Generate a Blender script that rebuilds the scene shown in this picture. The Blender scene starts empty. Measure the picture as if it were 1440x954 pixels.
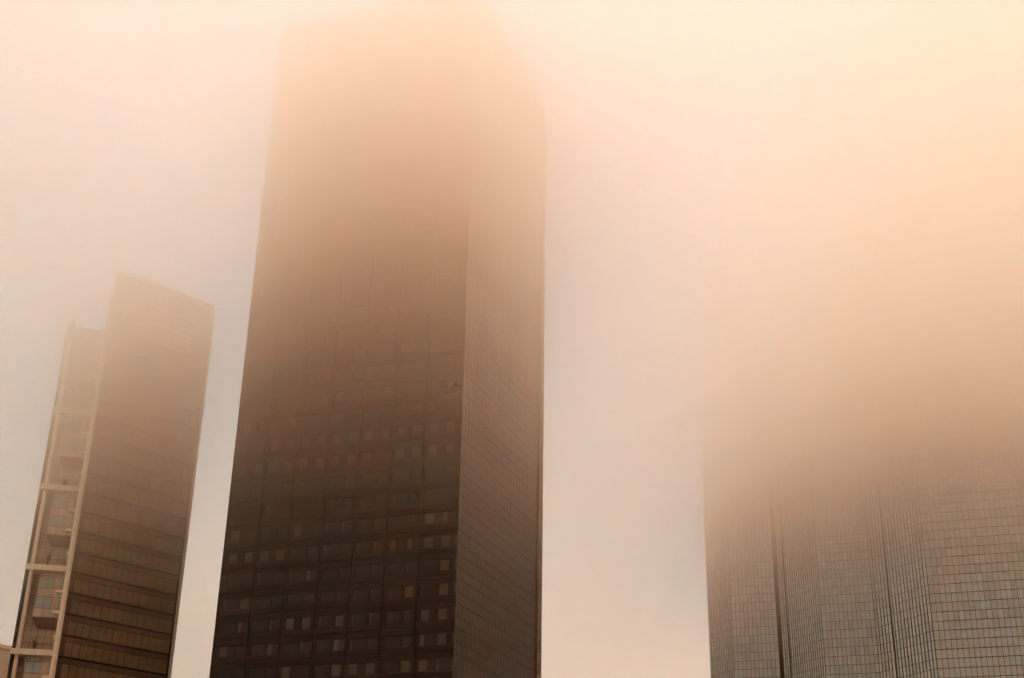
import bpy, math, random
from mathutils import Vector, Matrix, noise

random.seed(7)
sc = bpy.context.scene
col = sc.collection
rad = math.radians

# ------------------------------------------------------------------ helpers
class MB:
    """Collects boxes and tubes in world coordinates; build() links them as ONE mesh object."""
    def __init__(self):
        self.v, self.f = [], []

    def box8(self, p):
        n = len(self.v)
        self.v += [tuple(q) for q in p]
        self.f += [(n, n+3, n+2, n+1), (n+4, n+5, n+6, n+7), (n, n+1, n+5, n+4),
                   (n+1, n+2, n+6, n+5), (n+2, n+3, n+7, n+6), (n+3, n, n+4, n+7)]

    def box(self, fr, u0, u1, d0, d1, z0, z1):
        """fr = face frame; u along the face, d outward from it, z up"""
        P = fr.at
        self.box8([P(u0, d0, z0), P(u1, d0, z0), P(u1, d1, z0), P(u0, d1, z0),
                   P(u0, d0, z1), P(u1, d0, z1), P(u1, d1, z1), P(u0, d1, z1)])

    def prism(self, pts, z0, z1):
        n = len(self.v); k = len(pts)
        self.v += [(x, y, z0) for x, y in pts] + [(x, y, z1) for x, y in pts]
        self.f.append(tuple(range(n+k-1, n-1, -1)))
        self.f.append(tuple(range(n+k, n+2*k)))
        for i in range(k):
            j = (i+1) % k
            self.f.append((n+i, n+j, n+k+j, n+k+i))

    def tube(self, pts, radii, seg=8):
        n0 = len(self.v)
        for i, p in enumerate(pts):
            p = Vector(p)
            a = Vector(pts[min(i+1, len(pts)-1)]) - Vector(pts[max(i-1, 0)])
            a.normalize()
            s = a.cross(Vector((1, 0, 0)) if abs(a.x) < .8 else Vector((0, 1, 0))).normalized()
            t = a.cross(s)
            for k in range(seg):
                w = 2*math.pi*k/seg
                self.v.append(tuple(p + (s*math.cos(w) + t*math.sin(w))*radii[i]))
        for i in range(len(pts)-1):
            for k in range(seg):
                k2 = (k+1) % seg
                self.f.append((n0+i*seg+k, n0+i*seg+k2, n0+(i+1)*seg+k2, n0+(i+1)*seg+k))
        self.f.append(tuple(n0+k for k in range(seg-1, -1, -1)))
        m = n0+(len(pts)-1)*seg
        self.f.append(tuple(m+k for k in range(seg)))

    def mesh(self, name, mat, origin=(0, 0, 0)):
        o = Vector(origin)
        me = bpy.data.meshes.new(name)
        me.from_pydata([tuple(Vector(p)-o) for p in self.v], [], self.f)
        me.update()
        if mat: me.materials.append(mat)
        return me

    def build(self, name, mat, parent=None, base=(0, 0, 0), smooth=False):
        """base = world position of the thing's empty, so the mesh sits right under it"""
        ob = bpy.data.objects.new(name, self.mesh(name, mat, base))
        if smooth:
            for p in ob.data.polygons: p.use_smooth = True
        col.objects.link(ob)
        if parent: ob.parent = parent
        return ob

class Frame:
    """A vertical face: origin (x, y), direction azimuth from +Y towards +X, outward normal on the side of 'side'."""
    def __init__(self, o, azdeg, side=1):
        a = rad(azdeg)
        self.o = o
        self.t = (math.sin(a), math.cos(a))
        self.n = (self.t[1]*side, -self.t[0]*side)
    def at(self, u, d, z):
        return (self.o[0]+self.t[0]*u+self.n[0]*d, self.o[1]+self.t[1]*u+self.n[1]*d, z)
    def xy(self, u, d=0.0):
        return self.at(u, d, 0)[:2]

def thing(name, label, cat, loc=(0, 0, 0), group=None):
    e = bpy.data.objects.new(name, None)
    e.location = loc
    e['label'] = label; e['category'] = cat
    if group: e['group'] = group
    col.objects.link(e)
    return e

def inst(name, me, parent, loc=(0, 0, 0)):
    o = bpy.data.objects.new(name, me)
    o.location = loc; o.parent = parent
    col.objects.link(o)
    return o

# ------------------------------------------------------------------ materials
def new_mat(name):
    m = bpy.data.materials.new(name); m.use_nodes = True
    nt = m.node_tree; nt.nodes.clear()
    out = nt.nodes.new('ShaderNodeOutputMaterial')
    return m, nt, out

def surf(name, c, rough=.6, spec=.5, var=.12, scale=.6, coat=0., panel=None, metallic=0., bump=0.):
    """Principled surface with a soft noise wear; panel=(sx,sy,sz) adds a per-panel random tint on a world lattice"""
    m, nt, out = new_mat(name)
    N, L = nt.nodes, nt.links
    b = N.new('ShaderNodeBsdfPrincipled')
    b.inputs['Roughness'].default_value = rough
    b.inputs['Specular IOR Level'].default_value = spec
    b.inputs['Coat Weight'].default_value = coat
    b.inputs['Metallic'].default_value = metallic
    g = N.new('ShaderNodeNewGeometry')
    no = N.new('ShaderNodeTexNoise'); no.inputs['Scale'].default_value = scale
    no.inputs['Detail'].default_value = 5
    L.new(g.outputs['Position'], no.inputs['Vector'])
    mr = N.new('ShaderNodeMapRange')
    mr.inputs['From Min'].default_value = .3; mr.inputs['From Max'].default_value = .7
    mr.inputs['To Min'].default_value = 1-var; mr.inputs['To Max'].default_value = 1+var
    L.new(no.outputs['Fac'], mr.inputs['Value'])
    fac = mr.outputs['Result']
    if panel:
        isl = N.new('ShaderNodeMapRange')
        isl.inputs['To Min'].default_value = 1-panel; isl.inputs['To Max'].default_value = 1+panel
        L.new(g.outputs['Random Per Island'], isl.inputs['Value'])
        mu = N.new('ShaderNodeMath'); mu.operation = 'MULTIPLY'
        L.new(fac, mu.inputs[0]); L.new(isl.outputs['Result'], mu.inputs[1])
        fac = mu.outputs[0]
    vm = N.new('ShaderNodeVectorMath'); vm.operation = 'SCALE'
    vm.inputs[0].default_value = c
    L.new(fac, vm.inputs['Scale'])
    L.new(vm.outputs['Vector'], b.inputs['Base Color'])
    if bump:
        bp = N.new('ShaderNodeBump'); bp.inputs['Strength'].default_value = bump
        bp.inputs['Distance'].default_value = .02
        L.new(no.outputs['Fac'], bp.inputs['Height']); L.new(bp.outputs['Normal'], b.inputs['Normal'])
    L.new(b.outputs['BSDF'], out.inputs['Surface'])
    return m

M = {
    'granite':   surf('dark_brown_granite', (.0135, .0058, .0030), .45, .13, .15, .35, panel=.10),
    'joint':     surf('dark_joint', (.010, .006, .004), .8, .1),
    'room':      surf('dark_interior', (.020, .013, .009), .9, .1),
    'blind':     surf('pale_window_blind', (.062, .048, .037), .8, .2, .08, 2.0, panel=.25),
    'win_glass': surf('dark_window_glass', (.020, .013, .009), .2, .3, .1, .5, panel=.5),
    'side_glass': surf('dark_mirror_glass', (.062, .043, .033), .2, .5, .1, .5, panel=.25),
    'side_frame': surf('bronze_mullion', (.022, .014, .010), .5, .3),
    'bronze':    surf('bronze_spandrel', (.095, .054, .027), .45, .3, .18, .4, panel=.16),
    'bronze_glass': surf('bronze_window_glass', (.18, .117, .068), .25, .4, .15, .4, panel=.20),
    'stone':     surf('beige_stone', (.66, .56, .46), .75, .3, .10, .5, panel=.07),
    'stone_dark': surf('beige_stone_tiles', (.49, .38, .29), .75, .3, .12, .6, panel=.09),
    'soffit':    surf('brown_soffit_panel', (.20, .125, .075), .8, .2, .1, .5),
    'pale':      surf('pale_concrete', (.75, .66, .56), .7, .3, .08, .7),
    'grey_pane': surf('grey_blue_pane', (.27, .31, .32), .15, .6, .10, .8, panel=.12),
    'rail':      surf('dark_rail', (.06, .04, .028), .5, .4),
    'leaf':      surf('dry_leaf', (.075, .055, .022), .7, .3, .3, 3),
    'stem':      surf('woody_stem', (.06, .04, .025), .8, .2),
    'pane_wall': surf('curtain_wall_glass', (.37, .44, .47), .22, .55, .06, .3, panel=.11),
    'mullion':   surf('dark_mullion_grid', (.125, .100, .084), .6, .25),
    'pale_far':  surf('pale_rendered_wall', (.80, .67, .57), .8, .2, .06, .3),
    'ground':    surf('city_paving', (.27, .22, .18), .9, .2, .2, .08),
    'asphalt':   surf('asphalt', (.05, .047, .043), .9, .2, .2, .3),
}

# ------------------------------------------------------------------ camera
F = 1877.0; PITCH = rad(24.55); ROLL = rad(1.16)
cd = bpy.data.cameras.new('camera'); cam = bpy.data.objects.new('camera', cd); col.objects.link(cam)
cd.sensor_width = 36; cd.lens = F/1440*36; cd.clip_start = .1; cd.clip_end = 20000
cam.matrix_world = Matrix.Translation((0, 0, 1.7)) @ Matrix.Rotation(math.pi/2+PITCH, 4, 'X') @ Matrix.Rotation(ROLL, 4, 'Z')
sc.camera = cam
CAM = Vector((0, 0, 1.7))

def struct(name, mb, mat):
    o = mb.build(name, mat); o['kind'] = 'structure'; return o

# ------------------------------------------------------------------ ground
g = MB(); g.v = [(-4000, -4000, 0), (4000, -4000, 0), (4000, 4000, 0), (-4000, 4000, 0)]; g.f = [(0, 1, 2, 3)]
struct('ground', g, M['ground'])
g = MB(); g.v = [(-400, 60, .004), (400, 60, .004), (400, 72, .004), (-400, 72, .004)]; g.f = [(0, 1, 2, 3)]
struct('road', g, M['asphalt'])

# ------------------------------------------------------------------ tower 1: the dark granite tower
C0 = (-7.637, 195.851)
FL = 3.71; ZB = 42.83 + .0 - 11*FL          # ZB: centre height of the lowest window row
NF = 56
TOP = 162.5
A1 = Frame(C0, -69.7, -1)                    # broad front running left from the near corner
B1 = Frame(C0, 20.1, 1)                      # receding right side
LW, RW = 40.67, 39.9
if (A1.n[0]*(0-C0[0]) + A1.n[1]*(0-C0[1])) < 0: A1.n = (-A1.n[0], -A1.n[1])
if B1.n[0] < 0: B1.n = (-B1.n[0], -B1.n[1])
t1 = thing('black_tower', 'tall black-brown granite tower with rows of small square windows, fading upward into the fog', 'skyscraper', (*C0, 0))
bz = (*C0, 0)
core = MB()
# corner of the inset core
def corner(du, dw): return (C0[0]+A1.t[0]*du+B1.t[0]*dw, C0[1]+A1.t[1]*du+B1.t[1]*dw)
core.prism([corner(.6, .6), corner(.6, RW-.6), corner(LW-.6, RW-.6), corner(LW-.6, .6)], 0, TOP-1.2)
core.build('wall', M['room'], t1, bz)
roof = MB()
roof.prism([corner(.02, .02), corner(.02, RW-.02), corner(LW-.02, RW-.02), corner(LW-.02, .02)], TOP-1.19, TOP)
rf = roof.build('roof', M['granite'], t1, bz)
pl = MB()
pl.prism([corner(10, 10), corner(10, RW-10), corner(LW-10, RW-10), corner(LW-10, 10)], TOP+.003, TOP+3.4)
pl.build('plant_room', M['granite'], rf, bz)

# cladding of the broad front: piers + spandrels with open joints, one mesh
clad = MB(); joint = MB()
U0 = 1.92; PU = 2.831; WW, WH = 1.50, 1.74
def clad_front(fr, width, mb, u0, pu, ncol, bay):
    edges = [u0 - pu/2 + pu*k for k in range(ncol+1)]
    for k in range(-1, NF+1):
        zc = ZB + FL*k
        zw0, zw1 = zc-WH/2, zc+WH/2
        z0, z1 = max(zc-FL+WH/2+.03, .5), zw0-.03      # spandrel below this window row
        if z0 > TOP-1.4: break
        z1 = min(z1, TOP-1.25); zw1 = min(zw1, TOP-1.25)
        # spandrel panels, split once per bay, with a thin reveal line in mid height
        bs = [0.0] + edges[2:-1:2] + [width]
        zm = z0 + (z1-z0)*.52
        for i in range(len(bs)-1):
            a, b = bs[i]+(.035 if i else 0), bs[i+1]-(.035 if i < len(bs)-2 else 0)
            if zm > z0: mb.box(fr, a, b, -.30, 0, z0, zm-.02)
            if z1 > zm+.03: mb.box(fr, a, b, -.30, 0, zm+.02, z1)
        # piers between windows
        if zw1 > zw0:
            cur = 0.0
            for c in range(ncol):
                cu = u0+pu*c
                for (a, b) in ([(cur, cu-WW/2)] if c == 0 or c % 2 else [(cur, edges[c]-.035), (edges[c]+.035, cu-WW/2)]):
                    mb.box(fr, a, b, -.30, -.004, zw0, zw1)
                cur = cu+WW/2
            mb.box(fr, cur, width, -.30, -.004, zw0, zw1)
clad_front(A1, LW-.003, clad, U0, PU, 14, 2)
clad.build('cladding', M['granite'], t1, bz)

ROWS = {  # window state by floor, right to left is column 0..13 from the near corner; read left to right here
    10: "F.d.ds.H..d.F.", 11: "dd..F..FFF.FFs", 12: "Fd.Hds.HssddDF", 13: "dHssFFsFss..FF", 14: "sFd.ddds.s.F.F"}
ROWS = {10: "dd..F..FFF.FFs", 11: "Fd.Hds.HssddHF", 12: "dHssFFsFss..FF", 13: "sFd.dddsss.F.F", 14: "dds.sHd.dsdsdF",
        15: "FFFFs.s.ssHHFF", 16: "F.d.F.ss....FH", 17: "....d.....s...", 18: "..d......d....",
        19: "FFFFFFFFFdFFFF", 20: "HFFFFFFFFFFFFF", 21: "F.sH.dF.s.dFHd", 22: ".Fd.dFHs.F.dF."}
wmesh = MB(); wmesh.box(A1, -WW/2, WW/2, -.12, -.08, -WH/2, WH/2)
o0 = A1.at(0, 0, 0)
def shifted(mb, o):
    s = MB(); s.v = [(p[0]-o[0], p[1]-o[1], p[2]) for p in mb.v]; s.f = mb.f; return s
wme = shifted(wmesh, o0).mesh('window', M['win_glass'])
def blind_mesh(kind):
    b = MB(); r = random.random()
    if kind == 'F': a, c = -WW/2+.06, WW/2-.06
    elif kind == 'H': a, c = WW/2-.06-WW*(.45+.2*r), WW/2-.06
    else: a, c = WW/2-.06-.26-.1*r, WW/2-.06
    b.box(A1, a, c, -.07, -.05, -WH/2+.04, WH/2-.04)
    return shifted(b, o0).mesh('blind', M['blind'])
BL = {k: [blind_mesh(k) for _ in range(3)] for k in 'FHs'}
restw, restb = MB(), MB()
cand = []
for k in range(NF):
    zc = ZB+FL*k
    if zc+WH/2 > TOP-1.5: break
    row = ROWS.get(k)
    if not row:
        row = ''.join(random.choice('Fds..dsd' if k > 18 else 'F..dsHd') for _ in range(14))
    for c in range(14):
        st = row[13-c]
        cand.append((k, c, st))
vis = sorted([q for q in cand if 10 <= q[0] <= 17], key=lambda q: q[0])[:100]
visset = set((q[0], q[1]) for q in vis)
for (k, c, st) in cand:
    p = A1.at(U0+PU*c, 0, ZB+FL*k)
    if (k, c) in visset:
        w = inst('window', wme, t1, (p[0]-C0[0], p[1]-C0[1], p[2]))
        if st in BL: inst('blind', random.choice(BL[st]), w)
    else:
        restw.box(A1, U0+PU*c-WW/2, U0+PU*c+WW/2, -.12, -.08, p[2]-WH/2, p[2]+WH/2)
        if st in BL:
            uw = WW-.12 if st == 'F' else (WW*.5 if st == 'H' else .3)
            restb.box(A1, U0+PU*c+WW/2-.06-uw, U0+PU*c+WW/2-.06, -.07, -.05, p[2]-WH/2+.04, p[2]+WH/2-.04)
rw = restw.build('window', M['win_glass'], t1, bz); rw['kind'] = 'stuff'
rb = restb.build('blind', M['blind'], rw); rb['kind'] = 'stuff'
rb.data.transform(Matrix.Translation((-C0[0], -C0[1], 0)))

# receding right side: fine grid of dark glass and mullions, a far corner bay whose reflection is painted in as paler colour
sg, sf, cg = MB(), MB(), MB()
nb = 26; mod = (RW-2.6)/nb
for k in range(-1, NF+1):
    zc = ZB+FL*k
    z0 = max(zc-FL/2, .5); z1 = min(zc+FL/2, TOP-1.25)
    if z1 <= z0: continue
    zm = z0+(z1-z0)*.45
    for j in range(nb):
        u = .35+j*mod
        sg.box(B1, u+.06, u+mod-.06, -.25, -.10, z0+.05, zm-.04)
        sg.box(B1, u+.06, u+mod-.06, -.25, -.10, zm+.04, z1-.05)
    cg.box(B1, RW-2.15, RW-.25, -.25, .10, z0+.06, zm-.05)
    cg.box(B1, RW-2.15, RW-.25, -.25, .10, zm+.05, z1-.06)
    sf.box(B1, .003, RW-.003, -.30, -.16, z0-.05 if z0 > .6 else .5, z0+.05)
    sf.box(B1, .003, RW-.003, -.30, -.18, zm-.04, zm+.04)
for j in range(nb+1):
    u = .35+j*mod
    sf.box(B1, u-.05, u+.05, -.32, -.06, .5, TOP-1.25)
sf.box(B1, RW-2.28, RW-2.17, -.32, .14, .5, TOP-1.25)
sf.box(B1, RW-.23, RW-.002, -.32, .14, .5, TOP-1.25)
sf.box(B1, .004, .29, -.32, .0, .5, TOP-1.25)
sf.build('mullion', M['side_frame'], t1, bz)['label'] = 'fine dark mullion grid of the receding right side'
sg.build('side_glazing', M['side_glass'], t1, bz)
cg.build('corner_glazing', M['bronze_glass'], t1, bz)['label'] = 'glazed strip along the far right corner, coloured paler for its reflection'

# ------------------------------------------------------------------ tower 2: the brown slab with the stone stair bay
A2 = (-74.444, 222.897)
S2 = Frame(A2, 42.4, 1)                       # broad brown face running right and back
H2 = Frame(A2, 79-180, -1)                    # stone bay front, running left from the same corner
if S2.n[1] > 0: S2.n = (-S2.n[0], -S2.n[1])
if H2.n[1] > 0: H2.n = (-H2.n[0], -H2.n[1])
SW = 22.62; HW = 6.97; FL2 = 3.56; T2 = 117.0; TH = 106.0
ZT = 44.55                                    # one of the dark sill lines
t2 = thing('brown_slab_tower', 'brown slab tower with slanting top and a stone bay of terraces on its left edge', 'skyscraper', (*A2, 0))
b2 = (*A2, 0)
core = MB()
core.prism([S2.xy(.4, -.5), S2.xy(SW-.1, -.5), S2.xy(SW-.1, -16), S2.xy(10.5, -16)], 0, T2-.8)
core.build('wall', M['joint'], t2, b2)
rf = MB()
rf.prism([S2.xy(.0, .02), S2.xy(SW, .02), S2.xy(SW, -16.2), S2.xy(10.2, -16.2)], T2-.79, T2)
rf.build('roof', M['bronze'], t2, b2)
sp, led = MB(), MB()
NW = 14; U2 = 1.55; PW = (SW-.75-U2)/NW
cand = []
kk = range(-12, 21)
for k in kk:
    z = ZT+FL2*k
    if z < 0 or z+FL2 > T2-.8: continue
    # spandrel below the sill line of this floor
    for j in range(0, NW, 2):
        sp.box(S2, U2+PW*j+.03, U2+PW*(j+2)-.03, -.5, -.10, z-1.16, z-.30)
    sp.box(S2, .62, U2-.42, -.5, -.10, z-1.16, z-.30)
    sp.box(S2, U2-.36, U2-.03, -.5, -.10, z-1.16, z-.30)
    sp.box(S2, .62, U2-.42, -.5, -.14, z+.06, z+FL2-1.22)
    sp.box(S2, U2-.36, U2-.03, -.5, -.14, z+.06, z+FL2-1.22)
    led.box(S2, .55, SW-.62, -.5, .10, z-.26, z-.12)       # projecting ledge, coloured dark to stand for the overhang shadow and sill gap
    led.box(S2, .55, SW-.62, -.5, -.06, z-1.21, z-1.17)
    for j in range(NW):
        cand.append((z, j))
sp.build('spandrel', M['bronze'], t2, b2)
led.build('ledge', M['joint'], t2, b2)
gw, gh = PW-.10, FL2-1.30
w2 = MB(); w2.box(S2, 0, gw, -.5, -.13, 0, gh)
w2me = shifted(w2, A2).mesh('window', M['bronze_glass'])
near = sorted([q for q in cand if q[0] > 38.5], key=lambda q: (q[0], q[1]))[:100]
ns = set(near); rest = MB()
for (z, j) in cand:
    u = U2+PW*j+.05
    if (z, j) in ns:
        p = S2.at(u, 0, z+.06); inst('window', w2me, t2, (p[0]-A2[0], p[1]-A2[1], p[2]))
    else:
        rest.box(S2, u, u+gw, -.5, -.13, z+.06, z+.06+gh)
r = rest.build('window', M['bronze_glass'], t2, b2); r['kind'] = 'stuff'
m = MB(); m.box(S2, SW-.50, SW, -.6, .34, 0, T2-.82); m.build('edge_fin', M['stone_dark'], t2, b2)
m = MB(); m.box(S2, SW-.62, SW-.505, -.6, .12, 0, T2-.82); m.build('corner_gap', M['joint'], t2, b2)
# stone pilaster on the corner between the two fronts
m = MB(); m.prism([S2.xy(-.02, .10), S2.xy(.50, .10), S2.xy(.50, -.6), H2.xy(.42, -.5), H2.xy(.42, .04)], 0, TH+4)
m.build('pilaster', M['pale'], t2, b2)

# stone bay
BT0 = 45.2; MODH = 14.18
m = MB()
# back wall of the recess as tiles with open joints, and side walls
back = MB(); D = -3.4
back.box(H2, .1, HW-.1, D-.4, D-.03, 0, TH-1)
back.build('recess_wall', M['joint'], t2, b2)
tiles = MB()
tw, th = 1.15, 1.18
z = 0.6
while z < TH-2.3:
    u = .25
    while u < HW-.5:
        tiles.box(H2, u+.025, min(u+tw, HW-.25)-.025, D-.025, D+.04, z+.025, z+th-.025)
        u += tw
    z += th
tiles.build('wall_tile', M['stone_dark'], t2, b2)
sw_ = MB(); sw_.box(H2, HW-1.05, HW-.72, D+.05, -.9, 0, TH-1); L2 = Frame(A2, -14.5, 1)
if L2.n[0] > 0: L2.n = (-L2.n[0], -L2.n[1])
z = .6
while z < TH-2.3:
    for q in range(2): sw_.box(L2, .85+q*1.15, .85+q*1.15+1.13, -.02, .10, z, z+1.165)
    z += th
sw_.build('side_wall', M['stone_dark'], t2, b2)
colm = MB()
pc = H2.at(HW-.95, -.42, 0)
colm.tube([(pc[0], pc[1], 0), (pc[0], pc[1], TH-1)], [.36, .36], 20)
colm.build('column', M['stone'], t2, b2, smooth=True)
# dark lattice fin on the outer left edge
fin = MB()
fin.box(H2, HW-.16, HW-.02, -1.3, -.02, 0, TH-1)
fin.box(H2, HW-.62, HW-.163, -1.25, -.82, 0, TH-1.01)
z = 1.0
while z < TH-2:
    fin.box(H2, HW-.42, HW-.165, -.5, -.06, z, z+.16); z += 1.18
fin.build('lattice_fin', M['rail'], t2, b2)
box_z = []
for q in range(-3, 5):
    bt = BT0+MODH*q
    if bt > TH: continue
    z0 = max(bt-.92, 0.3)
    m = MB(); m.box(H2, .44, HW+.02, -3.3, .22, z0, bt); m.build('beam', M['stone'], t2, b2)
    zt = min(bt+MODH-.93, TH-1)
    # projecting box with two storeys of windows in the upper half of the module
    bb = bt+5.6
    if zt-bb < 3: continue
    bx = MB(); bx.box(H2, .52, 4.7, D+.05, -1.25, bb, zt-.01)
    bo = bx.build('bay_box', M['joint'], t2, b2)
    ft = MB()
    rows = [(bb+.06, bb+1.24), (bb+1.28, bb+2.40, 'w'), (bb+2.44, bb+3.55), (bb+3.59, bb+5.45, 'x'), (bb+5.49, bb+6.55, 'w2'), (bb+6.59, zt-.05)]
    rows = [(bb+.05, bb+1.45, 0), (bb+1.50, bb+3.40, 1), (bb+3.45, bb+4.85, 0), (bb+4.90, bb+6.80, 1), (bb+6.85, zt-.04, 0)]
    us = [.56, 1.75, 2.95, 4.15, 4.68]
    us = [.56, 2.10, 3.32, 4.54, 4.68]
    for (a, c, isw) in rows:
        if c-a < .1: continue
        for i in range(4):
            if i == 3: continue
            if isw and i in (1, 2):
                w = MB(); w.box(H2, us[i]+.03, us[i+1]-.03, -1.30, -1.20, a+.03, c-.03)
                w.build('pane', M['grey_pane'], bo, b2)
            else:
                ft.box(H2, us[i]+.025, us[i+1]-.025, -1.28, -1.19, a, c)
        ft.box(H2, 4.545, 4.70, -1.28, -1.185, a, c)
    # left cheek of the box
    ft.box(H2, 4.705, 4.75, D+.06, -1.20, bb+.01, zt-.02)
    ft.build('facing', M['stone_dark'], bo, b2)
    so = MB()
    P = H2.at
    so.box8([P(.53, D+.06, bb-1.62), P(3.9, D+.06, bb-1.62), P(3.9, D+.06, bb-1.5), P(.53, D+.06, bb-1.5),
             P(.53, -1.21, bb-.14), P(4.73, -1.21, bb-.14), P(4.73, -1.21, bb-.012), P(.53, -1.21, bb-.012)])
    so.build('soffit', M['soffit'], bo, b2)
    # two small white balcony slabs by the pilaster with a glazed side behind them
    for zb in (bb+.95, bb+4.45):
        m = MB(); m.box(H2, .44, 1.45, -1.15, .10, zb-.42, zb); m.build('balcony', M['pale'], t2, b2)
    for zb in (bb+1.6, bb+5.0):
        m = MB(); m.box(H2, .47, .98, -1.12, -.75, zb, zb+1.9); m.build('side_pane', M['grey_pane'], t2, b2)
    m = MB(); m.box(H2, .44, .78, -1.2, .06, bt+1.95, bt+2.45); m.build('bracket', M['pale'], t2, b2)
    # terrace railing behind the beam
    rl = MB()
    u = .8
    while u < HW-1.5:
        rl.box(H2, u, u+.04, -.36, -.31, bt, bt+1.1); u += .28
    rl.box(H2, .5, HW-1.3, -.38, -.29, bt+1.1, bt+1.16)
    rl.build('railing', M['rail'], t2, b2)
    box_z.append(bt)

# shrubs standing on three terraces
def shrub(u, bt, h, lean, label):
    p = H2.at(u, -.85, bt)
    t = thing('terrace_shrub', label, 'shrub', p, 'shrubs on the stone bay terraces')
    st, lf = MB(), MB()
    for s in range(11):
        a = random.uniform(0, 6.28); r_ = random.uniform(.15, .9)*lean
        hh = h*random.uniform(.55, 1)
        pts = [Vector((p[0], p[1], p[2]-.02)) + Vector((math.cos(a)*r_*q*q, math.sin(a)*r_*q*q, hh*q)) for q in (0, .35, .7, 1)]
        st.tube([tuple(x) for x in pts], [.03, .024, .016, .006], 5)
        for q in range(26):
            w = random.random()**.7
            i = min(int(w*3), 2); c = pts[i].lerp(pts[i+1], w*3-i) + Vector([random.gauss(0, .12) for _ in range(3)])
            d1 = Vector([random.gauss(0, 1) for _ in range(3)]).normalized()*.12
            d2 = Vector([random.gauss(0, 1) for _ in range(3)]).normalized()*.05
            n = len(lf.v)
            lf.v += [tuple(c-d1), tuple(c+d2), tuple(c+d1), tuple(c-d2)]; lf.f.append((n, n+1, n+2, n+3))
    st.build('stem', M['stem'], t, p); lf.build('foliage', M['leaf'], t, p)
shrub(3.6, BT0, 2.3, 1.2, 'broad twiggy shrub on the lowest terrace of the stone bay')
shrub(3.7, BT0+MODH, 2.6, .7, 'narrow pointed shrub on the middle terrace of the stone bay')
shrub(3.0, BT0+2*MODH, 1.6, .8, 'small low shrub on the highest clear terrace of the stone bay')

# ------------------------------------------------------------------ tower 3: the stepped glass tower on the right
P0 = (97.732, 304.710)
K = [P0]
t3 = thing('stepped_glass_tower', 'wide grey glass curtain-wall tower with folded faces, cut by the right edge', 'skyscraper', (*P0, 0))
b3 = (*P0, 0)
def face(o, azd):
    f_ = Frame(o, azd, 1)
    if (f_.n[0]*(0-o[0]) + f_.n[1]*(0-o[1])) < 0: f_.n = (-f_.n[0], -f_.n[1])
    return f_
RH = 2.13; RZ = 58.98
# faces listed from the right edge of the photo leftwards: direction, width, panels, top
spec = [(-71, 42.0, 35, 262), (-26, 19.134, 17, 262), (-71, 12.605, 12, 236), (-26, 16.117, 19, 236), (-71, 12.529, 12, 190), (-26, 10.496, 14, 190)]
st = (P0[0]+42.0*math.sin(rad(109)), P0[1]+42.0*math.cos(rad(109)))
pts = [st]
for (a, w, n, T) in spec:
    o = pts[-1]; pts.append((o[0]+math.sin(rad(a))*w, o[1]+math.cos(rad(a))*w))
backs = [(p[0]+22, p[1]+48) for p in pts]
panels = []
for i, (a, w, n, T) in enumerate(spec):
    fr = face(pts[i], a)
    q = [fr.xy(0, -.16), fr.xy(w, -.16), (fr.xy(w)[0]+26, fr.xy(w)[1]+60), (fr.xy(0)[0]+26, fr.xy(0)[1]+60)]
    m = MB(); m.prism(q, 0, T-.3+.003*i); wl = m.build('wall', M['joint'], t3, b3)
    cp = MB(); cp.prism(q, T-.29+.003*i, T+.6); cp.build('parapet', M['mullion'], wl, b3)
    gr = MB()
    pw = w/n
    groove = None
    if i == 1: groove = 11          # dark slots in the two wide folds
    if i == 3: groove = 15
    k0 = -int(RZ/RH)
    rows_ = [RZ+RH*k for k in range(k0, 200) if RZ+RH*k+RH < T-.3]
    for j in range(n):
        if i == 4 and j == 0:
            continue                # dark slot at the inner corner
        x0, x1 = pw*j+.045, pw*(j+1)-.045
        if groove is not None and j == groove: x1 -= .42
        dep = 0.0
        for z in rows_:
            c = fr.at((x0+x1)/2, 0, z+RH/2)
            panels.append(((Vector(c)-CAM).length, fr, x0, x1, z+.07, z+RH-.07))
    # mullions standing proud of the glass
    for j in range(n+1):
        if i == 4 and j == 0: continue
        gr.box(fr, max(pw*j-.036, .002), min(pw*j+.036, w-.002), -.158, .13, 0, T-.31)
    for z in rows_:
        gr.box(fr, (pw if i == 4 else .0)+.003, w-.003, -.158, .035, z-.06, z+.06)
    gr.build('mullion', M['mullion'], t3, b3)

F_, PC, PS = F, math.cos(PITCH), math.sin(PITCH)
def in_frame(p):
    v = cam.matrix_world.inverted() @ Vector(p)
    if v.z > -1: return False
    x, y = 720+F*v.x/-v.z, 477-F*v.y/-v.z
    return 0 < x < 1440 and 0 < y < 954
panels.sort(key=lambda q: q[0])
gp = MB(); cnt = 0
for (d, fr, x0, x1, z0, z1) in panels:
    if cnt < 100 and in_frame(fr.at((x0+x1)/2, 0, z0)):
        cnt += 1
        p = fr.at(x0, 0, z0)
        m = MB(); m.box(fr, x0, x1, -.155, -.03, z0, z1)
        o = bpy.data.objects.new('glass_panel', m.mesh('glass_panel', M['pane_wall'], p))
        o.location = (p[0]-P0[0], p[1]-P0[1], p[2]); o.parent = t3; col.objects.link(o)
    else:
        gp.box(fr, x0, x1, -.155, -.03, z0, z1)
r = gp.build('glass_panel', M['pane_wall'], t3, b3); r['kind'] = 'stuff'

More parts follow.
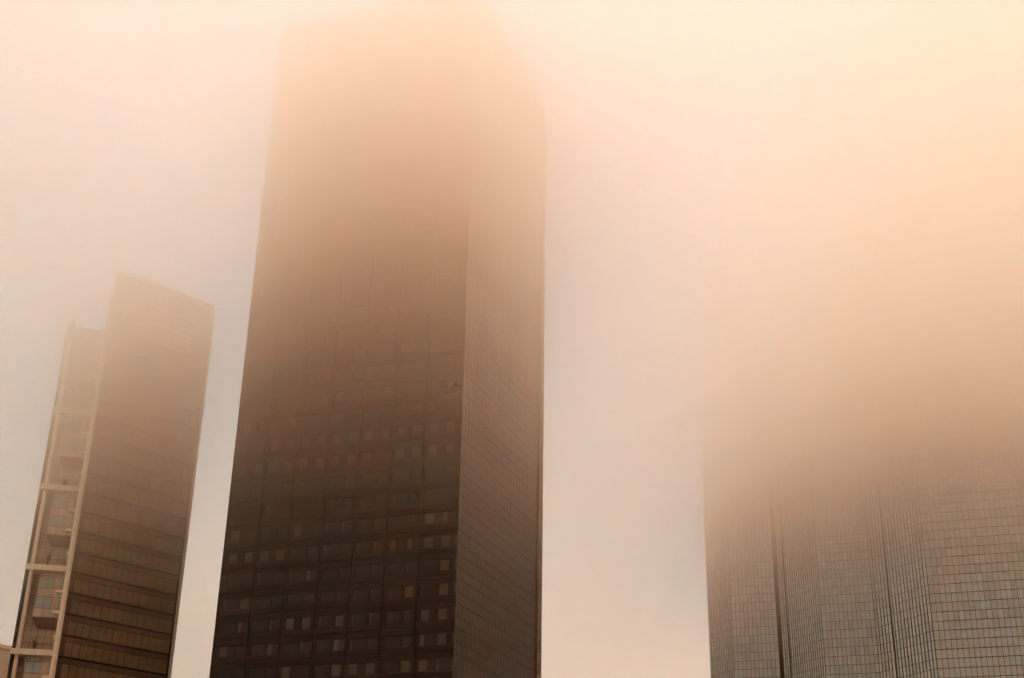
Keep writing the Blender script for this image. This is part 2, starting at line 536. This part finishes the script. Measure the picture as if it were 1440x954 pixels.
# ------------------------------------------------------------------ far pale building, bottom left
Q = (-98.56, 262.08)
t4 = thing('pale_building', 'pale flat-roofed building far behind, its corner showing at the bottom left', 'building', (*Q, 0))
fr = face(Q, 42.4)
m = MB(); m.prism([fr.xy(-30, -.2), fr.xy(14, -.2), fr.xy(14, -20), fr.xy(-30, -20)], 0, 53.2); m.build('wall', M['stone'], t4, (*Q, 0))
m = MB()
z = 1.0
while z < 51.5:
    m.box(fr, -30, 14, -.198, .0, z, min(z+1.75, 53.1)); z += 1.85
m.build('cladding', M['pale_far'], t4, (*Q, 0))
m = MB(); m.prism([fr.xy(-30.2, .15), fr.xy(14.2, .15), fr.xy(14.2, -20.2), fr.xy(-30.2, -20.2)], 53.203, 53.9); m.build('roof', M['pale_far'], t4, (*Q, 0))

# ------------------------------------------------------------------ fog: one closed haze of even layers, thin below, thick above
FOGC = (1.0, .73, .56)
LAYERS = [  # (bottom, lid, density per metre this layer adds): every layer reaches up through the ones above it
    (-1.0, 272, .00008), (46, 236, .0013), (56, 234, .0028), (66, 230, .0037), (78, 222, .0066), (92, 210, .0125), (107, 200, .0260)]
def lines(lo, hi, flo, fhi, fine, coarse):
    xs, x = [], lo
    while x < flo: xs.append(x); x += coarse
    x = flo
    while x < fhi: xs.append(x); x += fine
    x = fhi
    while x < hi: xs.append(x); x += coarse
    xs.append(hi); return xs
GX = lines(-1400, 1500, -130, 200, 8, 120)
GY = lines(-500, 2400, 90, 400, 8, 120)
def bump(x, y):
    """undulation of the cloud's underside: gentle everywhere, lower towards the left, higher towards the right, level far off"""
    a = noise.fractal(Vector((x/110, y/110, 3.1)), 1.0, 2.0, 3)
    b = noise.noise(Vector((x/260, y/260, 8.7)))
    c = noise.noise(Vector((x/38, y/38, 1.7)))
    far = 1.0/(1.0+(math.hypot(x, y-200)/420)**2)
    def ramp(t):
        t = min(1, max(0, t)); return t*t*(3-2*t)
    return (6.0*a + 4.0*b + 2.2*c)*far, ramp((-22-x)/75), ramp((x-5)/75)
BUMP = [[bump(x, y) for y in GY] for x in GX]
def layer_material(k, d):
    m, nt, out = new_mat('haze_layer')
    v = nt.nodes.new('ShaderNodeVolumePrincipled')
    v.inputs['Color'].default_value = (*FOGC, 1)
    v.inputs['Absorption Color'].default_value = (1, 1, 1, 1)
    v.inputs['Density'].default_value = d
    v.inputs['Anisotropy'].default_value = .68
    v.inputs['Density Attribute'].default_value = ''
    v.inputs['Temperature Attribute'].default_value = ''
    m.cycles.homogeneous_volume = True
    nt.links.new(v.outputs['Volume'], out.inputs['Volume'])
    return m
nx, ny = len(GX), len(GY)
def surf_z(k, i, j):
    z = LAYERS[k][0]
    if i in (0, nx-1) or j in (0, ny-1): return z       # level rim where the sides meet it
    fade = min(1, max(0, (200-z)/90))
    b, left, right = BUMP[i][j]
    return z + b*fade - left*(30.0*fade if z > 75 else 6.0) + right*(14.0 if z < 88 else 3.0*fade)
haze = None
for k, (z_, lid, dens) in enumerate(LAYERS):
    e = 1.5*k                    # each layer's sides lie a little inside those of the layer below
    x0, x1, y0, y1 = GX[0]+e, GX[-1]-e, GY[0]+e, GY[-1]-e
    if k == 0:
        hv = [(x0, y0, -1), (x1, y0, -1), (x1, y1, -1), (x0, y1, -1)]
        hf = [(0, 3, 2, 1)]; n = 0; c = (0, 1, 2, 3)
    else:
        hv, hf = [], []
        for i in range(nx):
            for j in range(ny):
                hv.append((min(max(GX[i], x0), x1), min(max(GY[j], y0), y1), surf_z(k, i, j)))
        for i in range(nx-1):
            for j in range(ny-1):
                a = i*ny+j; hf.append((a, a+1, a+ny+1, a+ny))
        c = (0, (nx-1)*ny, nx*ny-1, ny-1)
    n = len(hv)
    hv += [(x0, y0, lid), (x1, y0, lid), (x1, y1, lid), (x0, y1, lid)]
    hf.append((n, n+1, n+2, n+3))
    for q in range(4):
        r = (q+1) % 4
        hf.append((c[q], c[r], n+r, n+q))
    nm = 'haze' if k == 0 else 'haze_layer'
    hme = bpy.data.meshes.new(nm); hme.from_pydata(hv, [], hf); hme.update()
    hme.materials.append(layer_material(k, dens))
    ho = bpy.data.objects.new(nm, hme); col.objects.link(ho); ho['kind'] = 'stuff'
    if k == 0: haze = ho
    else: ho.parent = haze

# ------------------------------------------------------------------ light
SUN_EL, SUN_AZ = 48.0, -12.0
w = bpy.data.worlds.new('World'); sc.world = w; w.use_nodes = True
nt = w.node_tree; N, L = nt.nodes, nt.links; N.clear()
out = N.new('ShaderNodeOutputWorld'); bg = N.new('ShaderNodeBackground'); bg.inputs['Strength'].default_value = .15
sky = N.new('ShaderNodeTexSky'); sky.sky_type = 'NISHITA'; sky.sun_disc = False
sky.sun_elevation = rad(SUN_EL); sky.sun_rotation = rad(SUN_AZ); sky.dust_density = 6; sky.air_density = 1.0
hs = N.new('ShaderNodeHueSaturation'); hs.inputs['Saturation'].default_value = .1
mx = N.new('ShaderNodeMix'); mx.data_type = 'RGBA'; mx.blend_type = 'MULTIPLY'; mx.inputs['Factor'].default_value = 1
mx.inputs[7].default_value = (1, .432, .236, 1)
L.new(sky.outputs[0], hs.inputs['Color']); L.new(hs.outputs[0], mx.inputs[6]); L.new(mx.outputs[2], bg.inputs[0]); L.new(bg.outputs[0], out.inputs[0])
sd = bpy.data.lights.new('sun', 'SUN'); sd.energy = 1.1; sd.angle = rad(45); sd.color = (1, .74, .52)
so = bpy.data.objects.new('sun', sd); col.objects.link(so)
dirv = Vector((math.sin(rad(SUN_AZ))*math.cos(rad(SUN_EL)), math.cos(rad(SUN_AZ))*math.cos(rad(SUN_EL)), math.sin(rad(SUN_EL))))
so.rotation_euler = dirv.to_track_quat('Z', 'Y').to_euler()

# ------------------------------------------------------------------ render
sc.view_settings.view_transform = 'Standard'; sc.view_settings.look = 'None'
sc.view_settings.gamma = 1; sc.view_settings.use_curve_mapping = False
sc.view_settings.exposure = 1.56
cy = sc.cycles
cy.volume_bounces = 20; cy.max_bounces = 24; cy.diffuse_bounces = 3; cy.glossy_bounces = 3
cy.transparent_max_bounces = 128
cy.use_denoising = True; cy.denoising_prefilter = 'ACCURATE'
cy.use_guiding = True; cy.use_volume_guiding = True; cy.use_surface_guiding = False; cy.guiding_training_samples = 48
cy.sample_clamp_indirect = 1.3; cy.sample_clamp_direct = 2.5
cy.use_adaptive_sampling = True; cy.adaptive_threshold = .065; cy.adaptive_min_samples = 24; cy.time_limit = 900
